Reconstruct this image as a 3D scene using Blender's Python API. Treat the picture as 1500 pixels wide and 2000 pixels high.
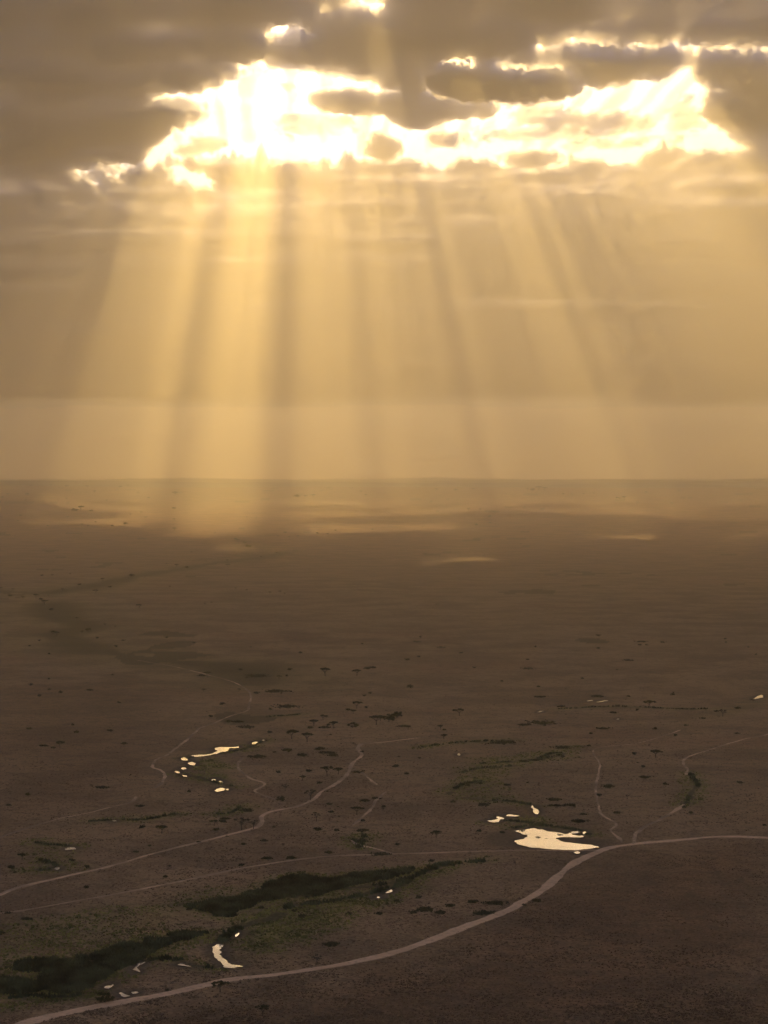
import bpy, bmesh, math, random
import numpy as np
from mathutils import Vector

# ------------------------------------------------------------------ camera, world, sun, exposure
for o in list(bpy.data.objects):
    bpy.data.objects.remove(o)
sc = bpy.context.scene
COL = sc.collection
F = 3732.0                      # focal length in photograph pixels
CAM_Z = 200.0                   # metres above the plain
PITCH = math.atan(65 / F)       # the horizon lies a little above the middle of the picture
cam_d = bpy.data.cameras.new('camera')
cam = bpy.data.objects.new('camera', cam_d)
COL.objects.link(cam)
cam.location = (0, 0, CAM_Z)
cam.rotation_euler = (math.pi / 2 - PITCH, 0, 0)
cam_d.sensor_fit = 'VERTICAL'
cam_d.sensor_height = 36.0
cam_d.lens = 36.0 * F / 2000.0
cam_d.clip_start = 1.0
cam_d.clip_end = 200000.0
sc.camera = cam

SUN_AZ, SUN_EL = math.atan2(-150, F), math.radians(23.7)
world = bpy.data.worlds.new('World')
sc.world = world
world.use_nodes = True
wn, wl = world.node_tree.nodes, world.node_tree.links
bg = wn['Background']
sky_n = wn.new('ShaderNodeTexSky')
sky_n.sky_type = 'NISHITA'
sky_n.sun_disc = False
sky_n.sun_elevation = SUN_EL
sky_n.sun_rotation = SUN_AZ
sky_n.altitude = 1200
sky_n.air_density = 2.0
sky_n.dust_density = 2.2
sky_n.ozone_density = 1.0
warm = wn.new('ShaderNodeMix'); warm.data_type = 'RGBA'; warm.blend_type = 'MULTIPLY'
warm.inputs[0].default_value = 1.0
warm.inputs[7].default_value = (0.90, 0.96, 1.62, 1.0)      # warm white balance of the photograph
wl.new(sky_n.outputs[0], warm.inputs[6])
wl.new(warm.outputs[2], bg.inputs['Color'])
bg.inputs['Strength'].default_value = 0.125

sun_d = bpy.data.lights.new('sun', 'SUN')
sun_d.energy = 5.0
sun_d.angle = math.radians(0.53)
sun_d.color = (1.0, 0.675, 0.25)
sun = bpy.data.objects.new('sun', sun_d)
COL.objects.link(sun)
S = Vector((math.sin(SUN_AZ) * math.cos(SUN_EL), math.cos(SUN_AZ) * math.cos(SUN_EL), math.sin(SUN_EL)))
sun.rotation_euler = S.to_track_quat('Z', 'Y').to_euler()
sun.location = (0, 0, 5000)

vs = sc.view_settings
sc.display_settings.display_device = 'sRGB'
vs.view_transform = 'Standard'
vs.look = 'None'
vs.gamma = 1.0
vs.use_curve_mapping = False
vs.exposure = 0.64
sc.render.engine = 'CYCLES'
cy = sc.cycles
cy.use_denoising = True
cy.max_bounces = 10
cy.diffuse_bounces = 2
cy.glossy_bounces = 2
cy.transmission_bounces = 2
cy.volume_bounces = 4
cy.transparent_max_bounces = 64
cy.sample_clamp_indirect = 6.0
cy.caustics_reflective = False
cy.caustics_refractive = False

# ------------------------------------------------------------------ helpers
rng = np.random.default_rng(7)
random.seed(7)


def _hash(ix, iy, seed):
    h = (ix.astype(np.int64) * 374761393 + iy.astype(np.int64) * 668265263 + seed * 974711) & 0xffffffff
    h = ((h ^ (h >> 13)) * 1274126177) & 0xffffffff
    h = (h ^ (h >> 16)) & 0xffff
    return h.astype(np.float64) / 32767.5 - 1.0


def vnoise(x, y, seed=0):
    ix, iy = np.floor(x), np.floor(y)
    fx, fy = x - ix, y - iy
    fx = fx * fx * fx * (fx * (fx * 6 - 15) + 10)
    fy = fy * fy * fy * (fy * (fy * 6 - 15) + 10)
    a, b = _hash(ix, iy, seed), _hash(ix + 1, iy, seed)
    c, d = _hash(ix, iy + 1, seed), _hash(ix + 1, iy + 1, seed)
    return (a + (b - a) * fx) * (1 - fy) + (c + (d - c) * fx) * fy


def fbm(x, y, octaves=5, seed=0, gain=0.5, lac=2.03):
    s, amp, tot = np.zeros(np.broadcast(x, y).shape), 1.0, 0.0
    for o in range(octaves):
        a = 0.6 * o
        xr, yr = x * math.cos(a) - y * math.sin(a), x * math.sin(a) + y * math.cos(a)
        s += amp * vnoise(xr + 17.3 * o, yr - 9.1 * o, seed + o * 31)
        tot += amp
        amp *= gain
        x, y = x * lac, y * lac
    return s / tot


def smooth(x, a, b):
    t = np.clip((x - a) / (b - a), 0, 1)
    return t * t * (3 - 2 * t)


def poly_sd(px, py, poly):
    """Signed distance to a polygon, positive inside."""
    p = np.asarray(poly, float)
    q = np.roll(p, -1, axis=0)
    d2 = np.full(px.shape, 1e30)
    inside = np.zeros(px.shape, bool)
    for (x0, y0), (x1, y1) in zip(p, q):
        ex, ey = x1 - x0, y1 - y0
        L = ex * ex + ey * ey + 1e-12
        t = np.clip(((px - x0) * ex + (py - y0) * ey) / L, 0, 1)
        d2 = np.minimum(d2, (px - x0 - t * ex) ** 2 + (py - y0 - t * ey) ** 2)
        c = ((y0 > py) != (y1 > py))
        with np.errstate(divide='ignore', invalid='ignore'):
            inside ^= c & (px < (x1 - x0) * (py - y0) / (y1 - y0 + 1e-30) + x0)
    d = np.sqrt(d2)
    return np.where(inside, d, -d)


def line_d(px, py, line):
    """Distance to a polyline."""
    d2 = np.full(px.shape, 1e30)
    for (x0, y0), (x1, y1) in zip(line[:-1], line[1:]):
        ex, ey = x1 - x0, y1 - y0
        t = np.clip(((px - x0) * ex + (py - y0) * ey) / (ex * ex + ey * ey + 1e-12), 0, 1)
        d2 = np.minimum(d2, (px - x0 - t * ex) ** 2 + (py - y0 - t * ey) ** 2)
    return np.sqrt(d2)


def to_obj(name, verts, faces, mat=None, parent=None, smooth_shade=False, loops=None):
    me = bpy.data.meshes.new(name)
    if isinstance(faces, np.ndarray):
        n, k = faces.shape
        me.vertices.add(len(verts))
        me.vertices.foreach_set('co', np.ascontiguousarray(verts, np.float32).ravel())
        me.loops.add(n * k)
        me.loops.foreach_set('vertex_index', np.ascontiguousarray(faces, np.int32).ravel())
        me.polygons.add(n)
        me.polygons.foreach_set('loop_start', np.arange(0, n * k, k, dtype=np.int32))
        me.update(calc_edges=True)
    else:
        me.from_pydata([tuple(v) for v in verts], [], [tuple(f) for f in faces])
        me.update()
    me.validate()
    if smooth_shade:
        me.polygons.foreach_set('use_smooth', np.ones(len(me.polygons), bool))
    if mat is not None:
        for m in (mat if isinstance(mat, (list, tuple)) else [mat]):
            me.materials.append(m)
    o = bpy.data.objects.new(name, me)
    COL.objects.link(o)
    if parent is not None:
        o.parent = parent
    return o


def tag(o, label=None, cat=None, group=None, kind=None):
    if label: o['label'] = label
    if cat: o['category'] = cat
    if group: o['group'] = group
    if kind: o['kind'] = kind
    return o


def grid_faces(nr, nc):
    i = np.arange((nr - 1) * (nc - 1))
    r, c = i // (nc - 1), i % (nc - 1)
    a = r * nc + c
    return np.stack([a, a + 1, a + nc + 1, a + nc], 1)


def new_mat(name):
    m = bpy.data.materials.new(name)
    m.use_nodes = True
    nt = m.node_tree
    nt.nodes.clear()
    out = nt.nodes.new('ShaderNodeOutputMaterial')
    return m, nt, out


class N:
    """Short hand for building node trees."""
    def __init__(self, nt): self.nt = nt
    def __call__(self, kind, **inp):
        n = self.nt.nodes.new('ShaderNode' + kind)
        for k, v in inp.items():
            if hasattr(n, k) and k not in n.inputs:
                setattr(n, k, v)
            else:
                self.set(n.inputs[k.replace('_', ' ')], v)
        return n
    def set(self, sock, v):
        if hasattr(v, 'is_output') or isinstance(v, bpy.types.NodeSocket):
            self.nt.links.new(v, sock)
        else:
            sock.default_value = v
    def noise(self, vec, scale, detail=4, rough=0.55, out=0):
        n = self.nt.nodes.new('ShaderNodeTexNoise')
        self.set(n.inputs['Vector'], vec)
        n.inputs['Scale'].default_value = scale
        n.inputs['Detail'].default_value = detail
        n.inputs['Roughness'].default_value = rough
        return n.outputs[out]
    def math(self, op, a, b=0.0, clamp=False):
        n = self.nt.nodes.new('ShaderNodeMath'); n.operation = op; n.use_clamp = clamp
        self.set(n.inputs[0], a); self.set(n.inputs[1], b)
        return n.outputs[0]
    def ramp(self, f, a, b):
        n = self.nt.nodes.new('ShaderNodeMapRange'); n.interpolation_type = 'SMOOTHSTEP'
        self.set(n.inputs[0], f)
        n.inputs[1].default_value = a; n.inputs[2].default_value = b
        return n.outputs[0]
    def mix(self, f, a, b, mode='MIX'):
        n = self.nt.nodes.new('ShaderNodeMix'); n.data_type = 'RGBA'; n.blend_type = mode
        self.set(n.inputs[0], f)
        for s, v in ((n.inputs[6], a), (n.inputs[7], b)):
            if isinstance(v, tuple) and len(v) == 3: v = (*v, 1.0)
            self.set(s, v)
        return n.outputs[2]
    def attr(self, name):
        n = self.nt.nodes.new('ShaderNodeAttribute'); n.attribute_name = name
        return n.outputs['Fac']


# ------------------------------------------------------------------ from the photograph's pixels to the land
PROF = np.array([(-20000, 0), (4500, 0), (5500, 2), (6500, 8), (8000, 31), (9500, 62), (11000, 94), (12500, 119), (13500, 130),
                 (14500, 135), (15500, 128), (16500, 100), (17500, 60), (60000, 40)], float)
_py = np.arange(-3000, 19000, 20.0)
_pz = np.interp(_py, PROF[:, 0], PROF[:, 1])
_k = np.hanning(41); _k /= _k.sum()
_pz = np.convolve(np.pad(_pz, 20, mode='edge'), _k, 'valid')


def land(x, y):
    x, y = np.asarray(x, float), np.asarray(y, float)
    z = np.interp(y, _py, _pz)
    far = smooth(y, 4300, 7500)
    z = z + far * (fbm(x / 1900 + 3, y / 1100, 3, 11) * 9 + fbm(x / 520, y / 330, 3, 12) * 2.2) * smooth(17500 - y, 0, 3000)
    z = z + smooth(x, -1300, -3200) * smooth(y, 8000, 12500) * 14
    return z


def at(px, py):
    """The point of the land seen at a pixel of the photograph."""
    u = (px - 750) / F
    # ray in world space (camera pitched down by PITCH)
    c, s = math.cos(PITCH), math.sin(PITCH)
    v = (1000 - py) / F
    dx, dy, dz = u, c + v * s, -s + v * c
    t0, t1 = 300.0, 17500.0
    ts = np.geomspace(t0, t1, 900)
    h = CAM_Z + dz * ts - land(dx * ts, dy * ts)
    i = np.argmax(h < 0)
    if not (h < 0).any():
        i = 899
    a_, b_ = ts[max(i - 1, 0)], ts[i]
    for _ in range(22):
        m = 0.5 * (a_ + b_)
        if CAM_Z + dz * m - float(land(dx * m, dy * m)) < 0: b_ = m
        else: a_ = m
    return np.array([dx * a_, dy * a_, float(land(dx * a_, dy * a_))])


def at_many(pts):
    return np.array([at(*p) for p in pts])


def at_height(px, py, z):
    c, s = math.cos(PITCH), math.sin(PITCH)
    u, v = (px - 750) / F, (1000 - py) / F
    dx, dy, dz = u, c + v * s, -s + v * c
    t = (z - CAM_Z) / dz
    return dx * t, dy * t


def pix(x, y, z):
    """Where a point of the place falls in the photograph."""
    c, s = math.cos(PITCH), math.sin(PITCH)
    zz = z - CAM_Z
    f, up = y * c - zz * s, y * s + zz * c
    return 750 + F * x / f, 1000 - F * up / f


# ------------------------------------------------------------------ haze: the dusty air over the plain, up to just under the clouds
m, nt, out = new_mat('haze_air')
pv = nt.nodes.new('ShaderNodeVolumePrincipled')
pv.inputs['Color'].default_value = (0.97, 0.893, 0.665, 1)
pv.inputs['Density'].default_value = 1.0e-4
pv.inputs['Anisotropy'].default_value = 0.72
nt.links.new(pv.outputs[0], out.inputs['Volume'])
HX, HY0, HY1, HZ0, HZ1 = 16000, -1500, 40500, -2.0, 2880.0
hv = [(x, y, z) for z in (HZ0, HZ1) for y in (HY0, HY1) for x in (-HX, HX)]
hf = [(0, 2, 3, 1), (4, 5, 7, 6), (0, 1, 5, 4), (2, 6, 7, 3), (0, 4, 6, 2), (1, 3, 7, 5)]
haze = tag(to_obj('haze', hv, hf, m), 'warm dusty haze lit by sunbeams under the cloud deck', 'haze', kind='stuff')

# ------------------------------------------------------------------ clouds
CLOUD_Z = 3100.0
GAP = [(150,340),(200,322),(240,325),(290,302),(330,285),(365,255),(390,232),(350,214),(302,210),(292,186),(320,182),(380,178),(430,172),
       (442,157),(480,148),(540,143),(590,142),(650,150),(700,157),(738,172),(760,186),(800,184),(822,172),(836,170),(862,186),
       (950,192),(1010,196),(1080,191),(1130,172),(1142,158),(1200,160),(1250,156),(1300,145),(1332,129),(1352,140),(1370,165),
       (1392,181),(1372,191),(1362,226),(1400,250),(1430,270),(1455,291),(1420,299),(1370,291),(1300,291),(1250,299),(1240,321),
       (1190,322),(1130,311),(1100,321),(1050,331),(990,333),(950,321),(900,316),(866,339),(830,336),(820,319),(770,316),(700,313),
       (660,316),(580,321),(510,313),(470,321),(440,316),(385,318),(350,312),(322,318),(260,329),(226,341),(206,359),(180,359),(160,352)]


def ellipse_sd(px, py, cx, cy, a, b, rot=0.0):
    c, s = math.cos(rot), math.sin(rot)
    x, y = (px - cx) * c + (py - cy) * s, -(px - cx) * s + (py - cy) * c
    r = np.sqrt((x / a) ** 2 + (y / b) ** 2)
    return (1 - r) * min(a, b)


def capsule_sd(px, py, line, w):
    return w - line_d(px, py, line)


def cloud_material(name, density, color, g):
    m, nt, out = new_mat(name)
    pv = nt.nodes.new('ShaderNodeVolumePrincipled')
    pv.inputs['Color'].default_value = (*color, 1)
    pv.inputs['Density'].default_value = density
    pv.inputs['Anisotropy'].default_value = g
    nt.links.new(pv.outputs[0], out.inputs['Volume'])
    return m


def slab(name, X, Y, T, zb, lift, mat):
    """A closed cloud body over a grid: thickness T (<= 0: no cloud), underside zb, share of the thickness above the base plane lift."""
    nr, nc = X.shape
    act = T > 0
    Tc = np.where(act, T, 0)
    top = np.stack([X, Y, zb + Tc * lift], -1).reshape(-1, 3)
    bot = np.stack([X, Y, zb - Tc * (1 - lift)], -1).reshape(-1, 3)
    A = act.ravel()
    f = grid_faces(nr, nc)
    f = f[A[f].any(1)]
    n = nr * nc
    it = np.arange(n)
    ib = np.where(A, it + n, it)
    F_ = np.concatenate([it[f], ib[f][:, ::-1]])
    V = np.concatenate([top, bot])
    used = np.zeros(2 * n, bool); used[F_.ravel()] = True
    idx = np.cumsum(used) - 1
    return to_obj(name, V[used], idx[F_], mat, smooth_shade=False)


# the deck: rows run away from the camera, finer where the picture looks
rows_px = np.concatenate([np.arange(-60, 400, 2.2), np.arange(400, 800, 3.5)])
Yr = np.array([at_height(750, p, CLOUD_Z)[1] for p in rows_px])
Yr = np.concatenate([np.arange(-11000, Yr[0] - 150, 350.0), Yr])
uc = np.concatenate([-np.geomspace(3.2, 0.235, 30), np.arange(-0.23, 0.2301, 3.0 / F), np.geomspace(0.235, 3.2, 30)])
U, YY = np.meshgrid(uc, Yr)
XX = U * np.maximum(YY, 5000)
PX, PY = pix(XX, np.maximum(YY, 2000.0), np.full_like(XX, CLOUD_Z))
PY = np.where(YY < 5000, -3000, PY)
wob = fbm(XX / 280, YY / 690, 6, 41, 0.6)
wob2 = fbm(XX / 60, YY / 170, 4, 47, 0.65)
GX, GY = PX + 14 * fbm(XX / 400, YY / 1200, 3, 43), PY + 7 * fbm(XX / 430, YY / 1200, 3, 44)
open_ = poly_sd(PX, PY, GAP)
open_ = np.maximum(open_, ellipse_sd(GX, GY, 556, 74, 46, 24, -0.1))
open_ = np.maximum(open_, ellipse_sd(GX, GY, 378, 351, 46, 14, 0.4) )
open_ = np.maximum(open_, ellipse_sd(GX, GY, 706, 20, 20, 11))
open_ = np.maximum(open_, capsule_sd(GX, GY, [(640, 30), (735, 16)], 7))
open_ = np.maximum(open_, capsule_sd(GX, GY, [(1060, 97), (1120, 94), (1180, 102), (1250, 103)], 11))
open_ = np.maximum(open_, capsule_sd(GX, GY, [(1262, 104), (1330, 97), (1420, 104), (1560, 103)], 14))
open_ = np.maximum(open_, capsule_sd(GX, GY, [(880, 132), (915, 130)], 9))
open_ = np.maximum(open_, capsule_sd(GX, GY, [(970, 134), (1060, 145), (1120, 152)], 10))
open_ = np.maximum(open_, capsule_sd(GX, GY, [(822, 140), (832, 165)], 3))
open_ = np.maximum(open_, capsule_sd(GX, GY, [(165, 346), (230, 334), (300, 303), (352, 268)], 13))
open_ = np.maximum(open_, capsule_sd(GX, GY, [(1535, 296), (1600, 285), (1760, 292)], 17))
open_ = np.maximum(open_, ellipse_sd(GX, GY, 482, 130, 22, 11))
# distance behind the gap's edge (in photo pixels), roughened
edge = -open_ + wob * 15 + wob2 * 10
body = 1.0 - np.exp(-np.maximum(edge, 0) / 9.0)
far = smooth(PY, 330, 420)
streak = fbm(XX / 9000 + 5, YY / 1500, 4, 51)
lump = fbm(XX / 1900, YY / 800, 6, 52, 0.6) + 0.5 * fbm(XX / 500, YY / 420, 4, 58, 0.6)
T = 180 * body * np.exp((1.05 - 0.25 * far) * lump + (0.7 + 0.6 * far) * streak) * (1 + 0.5 * np.clip(wob2 + wob, -1, 1))
# end of the deck far out, a ragged line low over the horizon
rag = 794 - PY + 15 * fbm(XX / 6000, YY / 9000, 5, 57)
T = T * (0.12 + 0.88 * smooth(rag, 0, 34))
T = np.where(edge <= 0, -1.0, np.maximum(T, 0.5))
T = np.where((np.abs(U) >= 3.19) | (YY <= -10900) | (rag < 0), -1.0, T)
cm = cloud_material('cloud_vapour', 0.02, (0.99, 0.975, 0.955), 0.78)
deck = tag(slab('clouds', XX, YY, T, CLOUD_Z, 0.8, cm), 'broken grey brown cloud deck with a blazing gap, golden at its rims', 'clouds', kind='stuff')
# high veil far beyond the gap, lit from behind
VEIL_Z = 6800.0
uv_ = np.linspace(-0.6, 0.6, 260)
yv_ = np.linspace(23000, 47000, 150)
UV, YV = np.meshgrid(uv_, yv_)
XV = UV * YV
e = np.minimum(np.minimum(UV + 0.6, 0.6 - UV) * 8, np.minimum(YV - 23000, 47000 - YV) / 4500)
TV = 400 * np.clip(e, 0, 1) * np.clip(0.75 + 0.9 * fbm(XV / 3400, YV / 6800, 5, 71, 0.55), 0.12, 2)
TV = np.where(e <= 0, -1, TV)
vm = cloud_material('veil_vapour', 0.00053, (0.997, 0.994, 0.99), 0.85)
tag(slab('high_veil', XV, YV, TV, VEIL_Z, 0.6, vm), 'bright white high veil cloud seen through the gap in the deck', 'cloud', kind='stuff')

# cloud rolls added above the deck, partly unseen, to comb sunlight into shafts
ROLL_Z = 5600.0
ua = np.linspace(-0.42, 0.42, 430)
ya = np.linspace(13500, 33000, 240)
UA, YA = np.meshgrid(ua, ya)
XA = UA * YA
XR = XA - math.tan(SUN_AZ) * YA
fa = 0.42 * np.sin(2 * math.pi * XR / 400 + 5.0 * fbm(XR / 1300, YA / 14000, 3, 82)) + 0.55 * fbm(XR / 260 + 14.6, YA / 6000, 3, 83, 0.6)
fa = fa + 0.30 * fbm(XA / 420, YA / 500, 4, 87, 0.6) + 0.2 * fbm(XA / 1300, YA / 420, 4, 88, 0.6)
e = np.minimum(np.minimum(UA + 0.42, 0.42 - UA) * 12, np.minimum(YA - 13500, 33000 - YA) / 2500)
fa = fa - 0.16 - np.clip(1 - e, 0, 1) * 0.8
TA = np.where(fa > 0, 170 * (1 - np.exp(-np.maximum(fa, 0) / 0.16)), -1)
ra = cloud_material('added_roll_vapour', 0.0044, (0.995, 0.99, 0.98), 0.8)
tag(slab('added_shaft_rolls', XA, YA, TA, ROLL_Z, 0.7, ra), 'added rolls of pale cloud splitting the sunlight, partly seen within the bright gap', 'clouds', kind='stuff')

# single clouds drifting in the gap
def gap_cloud(sd_fn, box, thick, dz, mat, label, seed, soft=8.0, rough=1.0, step=1.8):
    x0, x1, y0, y1 = box
    zb = CLOUD_Z + dz
    pxs, pys = np.arange(x0, x1, step), np.arange(y0, y1, step * 0.55)
    yy = np.array([at_height(750, p, zb)[1] for p in pys])
    uu = (pxs - 750) / F
    U_, Y_ = np.meshgrid(uu, yy)
    X_ = U_ * Y_
    P_, Q_ = pix(X_, Y_, np.full_like(X_, zb))
    n1 = fbm(X_ / 200, Y_ / 560, 5, seed, 0.6)
    n2 = fbm(X_ / 50, Y_ / 150, 4, seed + 5, 0.65)
    gx, gy = P_ + 10 * fbm(X_ / 290, Y_ / 930, 3, seed + 9), Q_ + 5 * fbm(X_ / 290, Y_ / 930, 3, seed + 13)
    sd = sd_fn(gx, gy) + 3.0 + rough * (n1 * 8 + n2 * 7)
    e = np.minimum(np.minimum(P_ - x0, x1 - P_), np.minimum(Q_ - y0, y1 - Q_))
    sd = np.minimum(sd, e - 3)
    T_ = np.where(sd > 0, 1.3 * thick * (1 - np.exp(-np.maximum(sd, 0) / soft)) * (1 + 0.5 * n1), -1)
    return tag(slab('cloud', X_, Y_, T_, zb, 0.6, mat), label, 'cloud', group='clouds drifting in the bright gap')

poly = lambda pts: (lambda x, y: poly_sd(x, y, pts))
ell = lambda *a: (lambda x, y: ellipse_sd(x, y, *a))
C1 = [(605,190),(640,181),(700,186),(740,192),(765,178),(800,170),(845,188),(905,200),(978,209),(965,222),(900,229),(855,233),(830,242),(788,236),(748,219),(690,220),(638,207)]
C2 = [(835,140),(880,134),(960,138),(1060,148),(1120,156),(1142,165),(1130,178),(1075,193),(1010,197),(950,192),(880,188),(845,175)]
gap_cloud(poly(C1), (560, 1020, 150, 265), 130, 30, cm, 'long dark ragged cloud across the middle of the bright gap', 101)
gap_cloud(poly(C2), (800, 1180, 115, 215), 110, 40, cm, 'dark slab of cloud along the upper rim of the gap with a curled right end', 111)
gap_cloud(ell(750, 287, 34, 21), (690, 810, 250, 325), 110, 20, cm, 'small round dark cloud near the lower rim of the gap', 121)
gap_cloud(ell(870, 276, 42, 15), (805, 940, 245, 305), 85, 20, cm, 'small flat cloud just right of the round dark one', 131)
gap_cloud(ell(1035, 311, 50, 12), (960, 1120, 285, 335), 85, 15, cm, 'small dark cloud touching the lower rim under the pale streak', 141)
gap_cloud(ell(560, 171, 30, 8, 0.25), (510, 620, 150, 195), 26, 60, cm, 'tiny thin cloud near the upper left rim of the gap', 151)
vm2 = cloud_material('thin_vapour', 0.018, (0.99, 0.985, 0.975), 0.75)
gap_cloud(ell(1150, 238, 115, 17, 0.05), (1000, 1290, 205, 275), 60, 120, vm2, 'pale grey streak of thin cloud in the right half of the gap', 161, rough=1.6)
gap_cloud(ell(1335, 225, 36, 40), (1280, 1400, 160, 285), 40, 90, vm2, 'speckled wisp of cloud at the right end of the gap', 171, rough=2.6)
gap_cloud(ell(620, 245, 100, 22), (490, 750, 205, 285), 30, 160, vm2, 'faint pinkish wisp in the brightest left part of the gap', 181, rough=1.8)
gap_cloud(ell(1000, 265, 90, 14), (880, 1120, 240, 295), 40, 130, vm2, 'faint grey wisp in the gap between the flat cloud and the pale streak', 191, rough=2.0)

gap_cloud(ell(1120, 262, 110, 6, 0.02), (980, 1260, 245, 282), 40, 80, vm2, 'thin grey line of cloud under the pale streak', 201, rough=1.2)
gap_cloud(ell(1215, 279, 90, 7, -0.05), (1090, 1340, 260, 298), 45, 60, vm2, 'thin grey line of cloud just over the lower right rim of the gap', 211, rough=1.4)
gap_cloud(ell(1060, 215, 55, 9, -0.1), (980, 1140, 195, 236), 45, 70, vm2, 'small grey wisp right of the long dark cloud', 221, rough=1.6)
gap_cloud(ell(350, 215, 50, 16, 0.15), (280, 430, 185, 245), 60, 40, vm2, 'golden brown wisp at the upper left rim of the gap', 231, rough=2.2)
gap_cloud(ell(385, 285, 40, 13, -0.2), (320, 450, 262, 310), 50, 40, vm2, 'golden wisp in the lower left corner of the gap', 241, rough=2.4)
gap_cloud(ell(200, 338, 40, 14, -0.3), (140, 270, 312, 366), 40, 30, vm2, 'glowing speckled wisp in the left tail of the gap', 251, rough=2.6)

# ------------------------------------------------------------------ what lies on the plain, traced as places on the land
ROADS = {   # name: (width in metres, line in photo pixels)
 'main': (5.0, [(20,2010),(60,1996),(130,1978),(250,1955),(330,1940),(410,1922),(450,1913),(560,1900),(660,1885),(750,1866),(830,1840),(900,1812),(980,1785),
          (1020,1762),(1065,1734),(1090,1712),(1118,1688),(1160,1667),(1190,1656),(1250,1647),(1330,1640),(1420,1634),(1520,1637),(1640,1645)]),
 'left_b': (1.9, [(1172,1661),(1100,1661),(1010,1661),(850,1665),(740,1668),(650,1672),(560,1682),(450,1700),(350,1722),(250,1743),(150,1760),(60,1776),(-40,1789)]),
 'left_c': (2.6, [(-60,1768),(0,1748),(40,1733),(120,1714),(200,1695),(300,1667),(400,1642),(480,1622),(505,1614),(512,1605),(513,1594),(530,1585),(580,1575),(615,1560),
          (630,1545),(660,1528),(680,1510),(690,1490),(707,1475),(699,1462),(706,1453)]),
 'left_c2': (2.2, [(706,1453),(740,1451),(790,1445),(830,1440)]),
 'left_d': (1.7, [(-40,1655),(10,1632),(60,1615),(120,1598),(160,1590),(210,1578),(255,1567),(267,1556)]),
 'left_e': (1.8, [(304,1540),(318,1528),(321,1515),(313,1504),(298,1498),(304,1484),(330,1472),(358,1450),(380,1432),(392,1422),(420,1412),(450,1398),(480,1389),(487,1378),(489,1355),
          (470,1339),(440,1327),(405,1318),(340,1302),(270,1290)]),
 'mid_f': (1.7, [(540,1563),(522,1556),(498,1545),(514,1534),(513,1528),(490,1520),(472,1508),(465,1494),(474,1481)]),
 'right_g': (1.9, [(1600,1405),(1500,1434),(1450,1445),(1380,1466),(1342,1480),(1336,1492),(1344,1503),(1341,1514)]),
 'right_h': (2.1, [(1337,1572),(1328,1578),(1300,1595),(1262,1613),(1242,1628),(1237,1640),(1238,1649)]),
 'right_i': (1.2, [(1216,1646),(1212,1638),(1193,1622),(1203,1610),(1180,1594),(1170,1582),(1167,1560),(1164,1530),(1172,1495),(1160,1472),(1170,1460),(1240,1452),(1300,1436),(1330,1426)]),
 'mid_j': (1.5, [(690,1612),(702,1602),(722,1582),(736,1562),(752,1547)]),
 'mid_k': (1.7, [(688,1642),(700,1650),(730,1656),(770,1668)]),
 'mid_l': (1.5, [(690,1508),(705,1508),(720,1520),(735,1534)]),
}
POND = [(1005,1622),(1025,1620),(1042,1617),(1048,1619),(1062,1619),(1070,1624),(1085,1625),(1095,1627),(1108,1629),(1112,1626),(1125,1631),(1140,1632),(1132,1635),(1105,1634),(1092,1635),
        (1086,1638),(1098,1643),(1118,1646),(1140,1648),(1158,1651),(1167,1654),(1152,1657),(1120,1660),(1090,1659),(1058,1656),(1036,1654),(1020,1651),(1010,1648),
        (1004,1643),(1010,1640),(1022,1638),(1028,1634),(1026,1630),(1016,1627)]
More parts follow.
